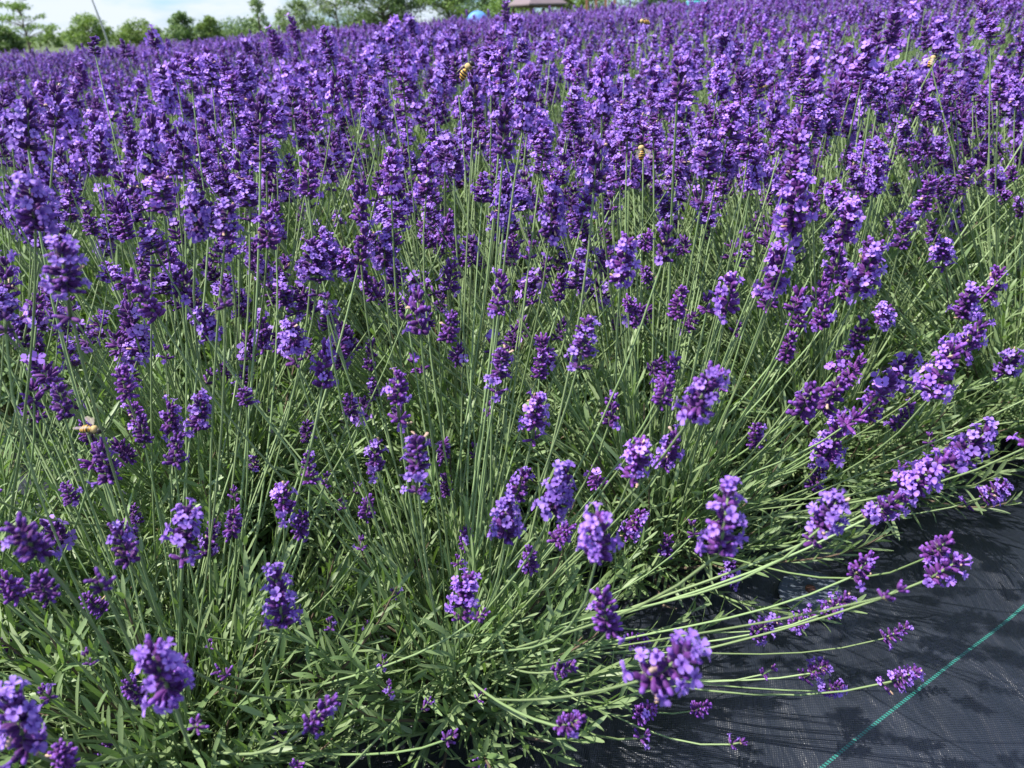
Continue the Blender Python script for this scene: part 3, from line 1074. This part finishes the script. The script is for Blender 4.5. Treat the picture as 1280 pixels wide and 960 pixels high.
# second belt: three plant models copied with all their stems
def belt_model(seed):
    rg = np.random.default_rng(seed)
    e = empty('lavender_plant')
    ob('foliage', foliage_mesh('foliage', rg, 130, .28, 60, low=True, lmax=.06), e)
    rest = Acc()
    for i in range(62):
        root, tip, D = random_stem(rg, .405, 42)
        k = pick_kind(rg)
        acc = Acc() if i < 58 else rest
        C = stem_curve(rg, root, tip, D, 7)
        stem_geo(acc, rg, C, rg.uniform(.9, 1.15), leaves=False, n=4)
        head_low(acc, rg, tip, D, .027 * rg.uniform(.6, 1.4), {'f': .48, 'F': .48, 'm': .25, 'M': .25}.get(k, .08), 1.15)
        if i < 58:
            ob('flower_stem', acc.mesh('flower_stem', LMATS), e)
    o = ob('flower_stems', rest.mesh('flower_stems', LMATS), e)
    o['kind'] = 'stuff'
    return e
def copy_tree(o, parent=None):
    c = o.copy()
    COL.objects.link(c)
    if parent:
        c.parent = parent
    for ch in o.children:
        copy_tree(ch, c)
    return c
# third belt: whole small plants in the distance
def far_model(seed):
    rg = np.random.default_rng(seed)
    e = empty('lavender_plant')
    ob('foliage', foliage_mesh('foliage', rg, 60, .28, 60, low=True, lmax=.07), e)
    a1, a2 = Acc(), Acc()
    for i in range(40):
        root, tip, D = random_stem(rg, .385, 38)
        tube(a1, stem_curve(rg, root, tip, D, 4), np.array([1.3, 1.2, 1.1, 1.0]) * mm, 3, ST, rg.uniform(0, 1), cap=False)
        head_far(a2, rg, tip, D, .028 * rg.uniform(.6, 1.4), rg.uniform(.2, .65), 1.08)
    o = ob('flower_stems', a1.mesh('flower_stems', LMATS), e); o['kind'] = 'stuff'
    o = ob('flower_heads', a2.mesh('flower_heads', LMATS), e); o['kind'] = 'stuff'
    return e
def in_view(x, y, z, margin=.16):
    q = np.array([x, y, z - CAM_H])
    w = q @ fw
    if w < .15: return False
    return abs(q @ rt / w) < .662 + margin / w and -(.496 + margin / w) < (q @ up / w) < .62
taken = [(f_[1], f_[2]) for f_ in FRONT]
spots = []
rgs = np.random.default_rng(77)
for row in range(0, 20):
    for sub in (0, 1):
        off = row * .88 + sub * .26
        for k in range(-60, 90):
            p = ROW0 + RN * off + RD * ((k + .5 * sub) * .285) + rgs.normal(0, .025, 2)
            r_ = math.hypot(*p)
            if r_ > 14.5: continue
            if row == 0 and -1.4 < k < 4.6 and sub == 0: continue
            if row == 0 and sub == 0 and k < 0: continue
            if min(math.hypot(p[0] - a, p[1] - b) for a, b in taken) < .20: continue
            if not in_view(p[0], p[1], hz(*p) + .42): continue
            spots.append((r_, p[0], p[1], row))
spots.sort()
near = [s for s in spots if s[0] < 1.95][:20]
mid = [s for s in spots if s not in near][:225]
far = [s for s in spots if s not in near and s not in mid]
print('belts', len(near), len(mid), len(far), mid[-1][0] if mid else 0)
rgc = np.random.default_rng(8)
models = [belt_model(s) for s in (201, 202, 203)]
for i, (r_, x, y, row) in enumerate(near):
    o = models[i] if i < 3 else copy_tree(models[i % 3])
    o.location = (x, y, hz(x, y))
    o.rotation_euler = (rgc.normal(0, .04) + .06 * (y > 0), rgc.normal(.06, .04), rgc.uniform(0, 6.28))
    s = rgc.uniform(.95, 1.10) * (1 + .16 * math.exp(-((x + .30) ** 2 + (y - 1.75) ** 2) / .10))
    o.scale = (s, s, s)
    zone = 'left' if x / y < -.22 else 'right' if x / y > .25 else 'middle'
    tag(o, 'purple lavender plant close behind the front row, in the %s of the picture' % zone, 'lavender', 'lavender plants close behind the front row, %s' % zone)
models = [far_model(s) for s in (301, 302, 303, 304, 305)]
for i, (r_, x, y, row) in enumerate(mid):
    o = models[i] if i < 5 else copy_tree(models[i % 5])
    o.location = (x, y, hz(x, y))
    o.rotation_euler = (rgc.normal(0, .05), rgc.normal(.03, .05), rgc.uniform(0, 6.28))
    s = rgc.uniform(.88, 1.12)
    o.scale = (s, s, s * rgc.uniform(.95, 1.06))
    zone = 'below the trees and sky at the left' if x / y < -.2 else 'at the right' if x / y > .2 else 'below the brown pavilion roof'
    tag(o, 'small soft lavender plant in the far rows ' + zone, 'lavender', 'lavender plants in the far rows ' + zone)
# the rest of the field, a purple mass nobody could count
def far_field():
    rg = np.random.default_rng(9)
    acc = Acc()
    for r_, x, y, row in far:
        for j in range(int(np.clip(200 / r_, 12, 30))):
            th = R(42) * rg.uniform(0, 1) ** .6; ph = rg.uniform(0, 2 * PI); L = .39 * rg.uniform(.82, 1.1)
            d = np.array([math.sin(th) * math.cos(ph), math.sin(th) * math.sin(ph), math.cos(th)])
            P = np.array([x, y, hz(x, y)]) + d * L
            sc = 1.15
            head_far_lite(acc, rg, P, nrm(d + np.array([0, 0, .6])), .045 * rg.uniform(.8, 1.3), sc)
        n = 12
        ph = rg.uniform(0, 6.28, n); rr = rg.uniform(0, .16, n)
        P = np.stack([x + rr * np.cos(ph), y + rr * np.sin(ph), np.full(n, hz(x, y))], 1)
        D = np.stack([np.cos(ph) * .5, np.sin(ph) * .5, np.ones(n)], 1)
        put_leaves(acc, P, D, np.stack([np.cos(ph), np.sin(ph), 0 * ph], 1), rg.uniform(.2, .34, n), rg.uniform(.012, .03, n), rg, rg.uniform(0, 1, n), True)
    o = ob('lavender_field', acc.mesh('lavender_field', LMATS))
    o['kind'] = 'stuff'
    tag(o, 'far purple mass of lavender blossom at the back of the field', 'lavender field')
def head_far_lite(acc, rg, P0, Dz, L, fat):
    n = 5
    f_ = (np.arange(n) + .5) / n
    a = rg.uniform(0, 6) + np.arange(n) * 2.4
    rad = 5 * mm * fat
    P = P0 + Dz * (f_ * L)[:, None] + np.stack([np.cos(a) * rad, np.sin(a) * rad, 0 * a], 1)
    Rm = frames(np.stack([np.cos(a), np.sin(a), .7 + 0 * a], 1), a) * (fat * 1.5 * rg.uniform(.8, 1.25, n))[:, None, None]
    tint = rg.uniform(0, 1, n)
    u = rg.uniform(0, 1, n)
    for s, tp in ((u < .42, B_PET), ((u >= .42) & (u < .68), B_CAL), (u >= .68, B_BUD)):
        acc.inst(tp, Rm[s], P[s], tint[s])
far_field()

# ---------------------------------------------------------------- bees
BEE_Y = simple('bee_amber', (.72, .40, .07), .6, 0, 900, .35)
BEE_K = simple('bee_black', (.02, .015, .012), .45)
BEE_F = simple('bee_fuzz', (.50, .36, .15), .9, 0, 1500, .4)
m, t = mat_new('bee_wing')
g_ = N(t, 'ShaderNodeBsdfPrincipled'); g_.inputs['Base Color'].default_value = (.42, .36, .28, 1); g_.inputs['Roughness'].default_value = .3
tr_ = N(t, 'ShaderNodeBsdfTransparent'); ms_ = N(t, 'ShaderNodeMixShader'); ms_.inputs[0].default_value = .5
o_ = N(t, 'ShaderNodeOutputMaterial')
t.links.new(g_.outputs[0], ms_.inputs[1]); t.links.new(tr_.outputs[0], ms_.inputs[2]); t.links.new(ms_.outputs[0], o_.inputs[0])
BEE_W = m
def bee_model():
    e = empty('honeybee')
    acc = Acc()
    # one lathed body along x: abdomen tip ... thorax ... head
    prof = [(-8.2, .1), (-7.8, .7), (-7.0, 1.4), (-6.2, 1.8), (-5.4, 2.05), (-4.6, 2.2), (-3.8, 2.2), (-3.0, 2.1), (-2.2, 1.75), (-1.6, 1.1), (-1.2, .75), (-.9, 1.2), (-.3, 1.95), (.6, 2.25), (1.5, 2.15), (2.2, 1.6), (2.55, .95), (2.75, 1.1), (3.1, 1.6), (3.7, 1.75), (4.3, 1.45), (4.8, .8), (5.0, .1)]
    n = 14
    V, Q = lathe([p[0] for p in prof], [p[1] for p in prof], n)
    V = np.stack([V[:, 2], V[:, 0], V[:, 1]], 1)
    ab = V[:, 0] < -1.2
    V[:, 2] -= np.where(ab, (V[:, 0] + 1.2) ** 2 * .035, 0)
    hd = V[:, 0] > 2.6
    V[:, 2] -= np.where(hd, .5, 0)
    V[:, 2] *= np.where(hd, 1.1, 1.0)
    qm = []
    for i in range(len(prof) - 1):
        x = (prof[i][0] + prof[i + 1][0]) / 2
        mt = 2 if -1.3 < x < 2.6 else (1 if x > 2.6 else (1 if (i in (0, 1, 3, 5, 7)) else 0))
        qm += [mt] * n
    acc.add(V * mm, Q[:, ::-1], np.array(qm))
    ob('body', acc.mesh('body', [BEE_Y, BEE_K, BEE_F]), e)
    for s_ in (1, -1):
        for (L, W_, sw) in ((8.6, 2.9, .62), (5.6, 2.0, .95)):
            acc = Acc()
            st = [(0, .15), (.2, .55), (.5, .9), (.8, 1.0), (.95, .7), (1, .2)]
            Vw = []
            for t_, w in st:
                for q in (-1, 0, 1):
                    lx, ly = t_ * L, q * w * W_ * .5
                    Vw.append((-(lx * math.cos(sw)) + ly * math.sin(sw), s_ * (1.0 + lx * math.sin(sw) + ly * math.cos(sw)), 2.0 + t_ * 1.4 + .12 * abs(q)))
            Qw = [(i * 3 + j, i * 3 + j + 1, i * 3 + j + 4, i * 3 + j + 3) for i in range(5) for j in range(2)]
            acc.add(np.array(Vw) * mm, Qw, 0)
            ob('wing', acc.mesh('wing', [BEE_W]), e)
        for x0, dx in ((-.3, -3.0), (.7, -.6), (1.6, 2.0)):
            acc = Acc()
            P = np.array([(x0, s_ * 1.2, -1.4), (x0 + dx * .35, s_ * 3.0, -1.3), (x0 + dx * .8, s_ * 3.6, -3.0), (x0 + dx * 1.1, s_ * 3.9, -4.0)]) * mm
            tube(acc, P, np.array([.34, .38, .28, .14]) * mm, 5, 0)
            ob('leg', acc.mesh('leg', [BEE_K]), e)
        acc = Acc()
        tube(acc, np.array([(4.5, s_ * .5, .3), (5.6, s_ * .9, 1.1), (7.0, s_ * 1.5, .6)]) * mm, [.16 * mm, .14 * mm, .12 * mm], 4, 0)
        ob('antenna', acc.mesh('antenna', [BEE_K]), e)
    return e
BEES = [
    ((-.0290, .668, .519), (R(8), R(-48), R(-12)), 1.15, 'amber honeybee perched head-up on top of a tall spike at the upper centre'),
    ((.199, 1.212, .549), (0, R(-6), R(170)), 1.2, 'amber honeybee flying with wings spread in front of the far purple rows'),
    ((.282, .897, .482), (0, R(4), R(10)), 1.05, 'small amber honeybee hovering level above a bright spike right of centre'),
    ((.128, .755, .440), (R(10), R(-70), R(95)), 1.1, 'honeybee climbing upright beside a dark spike below the centre flowers'),
    ((.499, .970, .502), (R(0), R(-62), R(20)), 1.1, 'honeybee clinging to a purple spike among the dense flowers at the upper right'),
    ((-.2275, .372, .3565), (R(5), R(5), R(-8)), .82, 'honeybee with pale wings sitting on top of a dark spike at the left'),
]
b0 = bee_model()
for i, (p, r_, s, lb) in enumerate(BEES):
    o = b0 if i == 0 else copy_tree(b0)
    o.location = p
    o.rotation_euler = r_
    s *= 1.22
    o.scale = (s, s, s)
    tag(o, lb, 'bee', 'honeybees visiting the lavender')

# ---------------------------------------------------------------- background: trees, pavilion, play frame, tent, stake
def at(px, D, z=0):
    """ground point D metres away in the direction of picture column px"""
    a = (px - 640) / 967 / 1.11 + .012
    return np.array([a * D, D, hz(a * D, D)]) if z == 0 else np.array([a * D, D, z])
def tree(name, label, x, y, h, w, mat, seed, nclump=30, per=90, leaf=.14, trunk_h=.3, layered=0, slim=False, loose=.5):
    rg = np.random.default_rng(seed)
    h += .66
    z0 = hz(x, y) - .05
    e = empty(name, (x, y, z0))
    tag(e, label, 'tree' if 'tree' in name else 'bush', 'trees and bushes behind the field')
    ta, ca = Acc(), Acc()
    top = h * (.92 if slim else .7)
    tube(ta, bez(np.zeros(3), np.array([.02 * h, 0, top * .3]), np.array([-.03 * h, .02 * h, top * .6]), np.array([.02 * h, 0, top]), 9), np.linspace(.030 * h, .006 * h, 9), 7, 0, .5)
    for i in range(nclump):
        f_ = rg.uniform(0, 1)
        z = h * (trunk_h + (1 - trunk_h) * f_)
        if slim:
            rmax = w * .5 * (1 - f_) ** .8 + .04 * w
        else:
            rmax = w * .5 * math.sin(PI * min(1, .18 + .80 * f_ ** .85)) ** .7
        if layered:
            z = h * (trunk_h + (1 - trunk_h) * (round(f_ * layered) / layered)) + rg.normal(0, .015 * h)
        ph = rg.uniform(0, 2 * PI)
        rr = rmax * math.sqrt(rg.uniform(.1, 1))
        c = np.array([rr * math.cos(ph), rr * math.sin(ph), z])
        s0 = np.array([0, 0, max(.12 * h, min(top, z - .35 * rr - .04 * h))])
        tube(ta, bez(s0, s0 + np.array([0, 0, .03 * h]), (s0 + c) / 2 + rg.normal(0, .02 * h, 3), c, 5), np.linspace(.010 * h, .003 * h, 5), 5, 0, .5)
        cr_ = w * rg.uniform(.09, .19) * (1 if not slim else .7)
        k = int(per * rg.uniform(.5, 1.3))
        q = nrm(rg.normal(0, 1, (k, 3))) * (rg.uniform(0, 1, (k, 1)) ** loose) * cr_
        q[:, 2] *= .35 if layered else .72
        P = q + c
        D = nrm(q * .6 + rg.normal(0, cr_ * .5, (k, 3)) + np.array([0, 0, -.05]))
        Nn = nrm(rg.normal(0, .5, (k, 3)) + np.array([0, 0, 1]))
        put_leaves(ca, P, D, Nn, leaf * rg.uniform(.7, 1.4, k), leaf * rg.uniform(.4, .8, k), rg, np.clip(rg.normal(rg.uniform(.3, .7), .2, k), 0, 1), True)
    ob('trunk', ta.mesh('trunk', [BARK]), e)
    me = ca.mesh('crown', {LE: mat})
    o = ob('crown', me, e)
    return e
TR = [  # name, label, column, distance, height, width, material, options
    ('small_tree', 'small open tree with layered spreading branches at the far left', 28, 80, 4.3, 5.2, TREELEAF, dict(layered=4, nclump=30, per=60, trunk_h=.28, leaf=.2)),
    ('round_bush', 'low round green bush under the open tree at the left edge', -4, 84, 1.7, 4.0, TREEDARK, {}),
    ('round_bush', 'bright green rounded bush behind the thin grey stake', 108, 100, 2.85, 5.2, TREELEAF, {}),
    ('round_bush', 'wide low bush right of the thin grey stake', 170, 104, 2.05, 6.4, TREELEAF, {}),
    ('round_bush', 'dense dark green bush left of the yellow-green bush', 226, 100, 2.9, 4.2, TREEDARK, {}),
    ('round_bush', 'bright yellow-green bush next to the dense dark bush', 260, 102, 2.4, 3.2, TREELEAF, {}),
    ('slender_tree', 'slender wispy young tree with a pointed top against the sky', 322, 100, 4.8, 3.2, TREEPALE, dict(slim=True, trunk_h=.12, per=40)),
    ('round_bush', 'low dark bush at the foot of the slender wispy tree', 300, 112, 1.75, 9.0, TREEDARK, {}),
    ('leafy_tree', 'pale airy tree with sky showing through, left of the dark tree', 370, 100, 3.9, 6.6, TREEPALE, dict(nclump=44, loose=.8)),
    ('leafy_tree', 'tall pale tree with gaps in its crown beside the dark tree', 420, 108, 6.4, 8.5, TREEPALE, dict(nclump=54, trunk_h=.12, loose=.8)),
    ('leafy_tree', 'large dark green tree rising out of frame behind the raised spikes', 478, 100, 8.6, 9.0, TREEDARK, dict(nclump=130, trunk_h=.02)),
    ('leafy_tree', 'bright green tree between the dark tree and the blue tent', 560, 100, 8.0, 7.5, TREELEAF, dict(nclump=130, trunk_h=.02)),
    ('leafy_tree', 'dark green tree right behind the blue tent', 606, 120, 8.0, 9.0, TREEDARK, dict(nclump=130, trunk_h=.02)),
    ('leafy_tree', 'bright green tree standing left behind the brown roof', 652, 110, 8.5, 8.0, TREELEAF, dict(nclump=130, trunk_h=.02)),
    ('leafy_tree', 'green tree standing right behind the brown roof', 726, 100, 8.0, 8.5, TREELEAF, dict(nclump=130, trunk_h=.02)),
    ('leafy_tree', 'dark green tree between the wooden posts and the turquoise frame', 806, 96, 8.0, 9.5, TREEDARK, dict(nclump=130, trunk_h=.02)),
    ('leafy_tree', 'green tree behind the turquoise frame', 886, 100, 8.0, 9.0, TREELEAF, dict(nclump=130, trunk_h=.02)),
]
for i, (nm, lb, px, D, h, w, mt, kw) in enumerate(TR):
    p = at(px, D)
    k2 = dict(nclump=40, per=95, trunk_h=.06, leaf=.24)
    k2.update(kw)
    tree(nm, lb, p[0], p[1], h, w, mt, 500 + i, **k2)

def hedge():
    rg = np.random.default_rng(41)
    a, b = at(-60, 118), at(560, 124)
    e = empty('hedge', (0, 0, 0))
    tag(e, 'long low green hedge closing the far side of the field below the sky', 'hedge')
    ca, ta = Acc(), Acc()
    n = 330
    for i in range(n):
        t_ = rg.uniform(0, 1)
        top = 2.2 + .55 * math.sin(t_ * 31) + .4 * math.sin(t_ * 77 + 1) + .3 * math.sin(t_ * 150)
        c = a + (b - a) * t_
        c = np.array([c[0], c[1] + rg.normal(0, .6), c[2] + top * rg.uniform(.1, 1)])
        k = 46
        q = nrm(rg.normal(0, 1, (k, 3))) * rg.uniform(.2, 1, (k, 1)) * rg.uniform(.5, .9)
        put_leaves(ca, c + q, nrm(q + rg.normal(0, .4, (k, 3))), nrm(rg.normal(0, .5, (k, 3)) + np.array([0, 0, 1])), .26 * rg.uniform(.7, 1.4, k), .2 * rg.uniform(.6, 1.2, k), rg, np.clip(rg.normal(rg.uniform(.2, .8), .2, k), 0, 1), True)
    for i in range(60):
        c = a + (b - a) * (i + .5) / 60
        tube(ta, [c + np.array([0, 0, -.1]), c + np.array([.05, 0, .5]), c + np.array([0, .05, 1.6])], [.06, .05, .02], 5, 0)
    ob('stems', ta.mesh('stems', [BARK]), e)['kind'] = 'stuff'
    ob('foliage', ca.mesh('foliage', {LE: TREELEAF}), e)
hedge()
def box(acc, c, s, m=0, rz=0):
    x, y, z = np.array(s) / 2
    V = np.array([(-x, -y, -z), (x, -y, -z), (x, y, -z), (-x, y, -z), (-x, -y, z), (x, -y, z), (x, y, z), (-x, y, z)])
    ca, sa = math.cos(rz), math.sin(rz)
    V = V @ np.array([[ca, sa, 0], [-sa, ca, 0], [0, 0, 1]]) + np.array(c)
    acc.add(V, [(0, 3, 2, 1), (4, 5, 6, 7), (0, 1, 5, 4), (1, 2, 6, 5), (2, 3, 7, 6), (3, 0, 4, 7)], m)
def pavilion():
    D = 46
    p = at(671, D)
    zc = CAM_H + .0075 * D
    e = empty('pavilion', (p[0], p[1], p[2]), R(28))
    tag(e, 'small wooden pavilion with a low brown pyramid roof behind the field', 'pavilion')
    zr = zc + .52 - p[2]
    roof = simple('roof_brown', (.18, .135, .145), .8, 0, 6, .25)
    wood = simple('pavilion_wood', (.13, .085, .06), .8, 0, 8, .3)
    acc = Acc()
    a, h = 1.18, .95
    rings = [(a, zr), (a, zr + .07), (a * .55, zr + .50), (.05, zr + h)]
    V, Q = lathe([r[1] for r in rings], [r[0] * 1.414 for r in rings], 4, 0, PI / 4)
    acc.add(V, Q, 0, [(0, 2, 1), (0, 3, 2)], 0)
    r_ = ob('roof', acc.mesh('roof', [roof], smooth=False), e)
    acc = Acc()
    V, Q = lathe([zr + h - .05, zr + h + .08, zr + h + .22], [.10, .09, .01], 8)
    acc.add(V, Q, 0)
    ob('finial', acc.mesh('finial', [wood]), r_)
    for sx in (-1, 1):
        for sy in (-1, 1):
            acc = Acc(); box(acc, (sx * .95, sy * .95, (zr - .10) / 2), (.12, .12, zr - .10))
            ob('post', acc.mesh('post', [wood], smooth=False), e)
    for sx, sy, rz in ((0, 1, 0), (0, -1, 0), (1, 0, PI / 2), (-1, 0, PI / 2)):
        acc = Acc(); box(acc, (sx * .95, sy * .95, zr - .055), (1.76, .09, .09), 0, rz)
        ob('beam', acc.mesh('beam', [wood], smooth=False), e)
pavilion()
def tent():
    D = 40
    p = at(596, D)
    e = empty('blue_tent', p)
    tag(e, 'small blue domed sunshade tent between the trees behind the field', 'tent')
    blue = simple('tent_blue', (.10, .27, .60), .6, 0, 5, .15)
    z1 = CAM_H + .0150 * D - p[2]
    acc = Acc()
    n = 24
    fr = np.linspace(0, 1, 9)
    zs0 = z1 - .50
    V, Q = lathe(list(zs0 + .50 * np.sin(fr * PI / 2)), list(.52 * np.cos(fr * PI / 2 * .985)), n, .02)
    acc.add(V, Q, 0)
    ob('canopy', acc.mesh('canopy', [blue]), e)
    acc = Acc()
    V, Q = lathe([0, zs0 + .02], [.50, .515], n)
    acc.add(V, Q, 0)
    ob('skirt', acc.mesh('skirt', [simple('tent_skirt', (.45, .55, .62), .7)]), e)
tent()
def play_frame():
    D = 30
    p = at(872, D)
    e = empty('play_frame', p, R(6))
    tag(e, 'turquoise metal swing frame with splayed legs above the flowers at the top edge', 'swing frame')
    tq = simple('turquoise_paint', (.05, .50, .50), .4, 0, 6, .15)
    H_ = CAM_H + .018 * D - p[2]
    acc = Acc(); tube(acc, [(-.42, 0, H_), (0, 0, H_), (.42, 0, H_)], .045, 8, 0)
    ob('crossbar', acc.mesh('crossbar', [tq]), e)
    for sx in (-1, 1):
        for sy in (-1, 1):
            acc = Acc(); tube(acc, [(sx * .36, sy * .03, H_ - .02), (sx * .52, sy * .25, H_ * .5), (sx * .68, sy * .47, 0)], .035, 8, 0)
            ob('leg', acc.mesh('leg', [tq]), e)
play_frame()
def wood_posts():
    D = 34
    p = at(750, D)
    e = empty('timber_frame', p, R(-10))
    tag(e, 'reddish timber frame of upright posts behind the field right of the pavilion', 'timber frame')
    wd_ = simple('red_timber', (.26, .12, .075), .8, 0, 6, .3)
    H_ = CAM_H + .035 * D - p[2]
    for x in (-.55, -.18, .2, .55):
        acc = Acc(); box(acc, (x, 0, H_ / 2), (.10, .10, H_))
        ob('post', acc.mesh('post', [wd_], smooth=False), e)
    acc = Acc(); box(acc, (0, .0, H_ + .042), (1.4, .11, .08))
    ob('top_rail', acc.mesh('top_rail', [wd_], smooth=False), e)
wood_posts()
def stake():
    b = at(137, 7.6)
    b[2] -= .02
    top = b + np.array([-.24, .05, 1.55])
    P = [b + (top - b) * t_ + np.array([.012 * math.sin(t_ * 5), 0, 0]) for t_ in np.linspace(0, 1, 14)]
    rad = [.0085 + (.0018 if i % 3 == 0 else 0) - .003 * i / 13 for i in range(14)]
    acc = Acc()
    tube(acc, np.array(P) - b, rad, 7, 0)
    o = ob('garden_stake', acc.mesh('garden_stake', [simple('stake_grey', (.36, .37, .33), .7, 0, 60, .2)]), None, b)
    tag(o, 'thin grey leaning stake rising from the flowers against the sky at the left', 'stake')
stake()
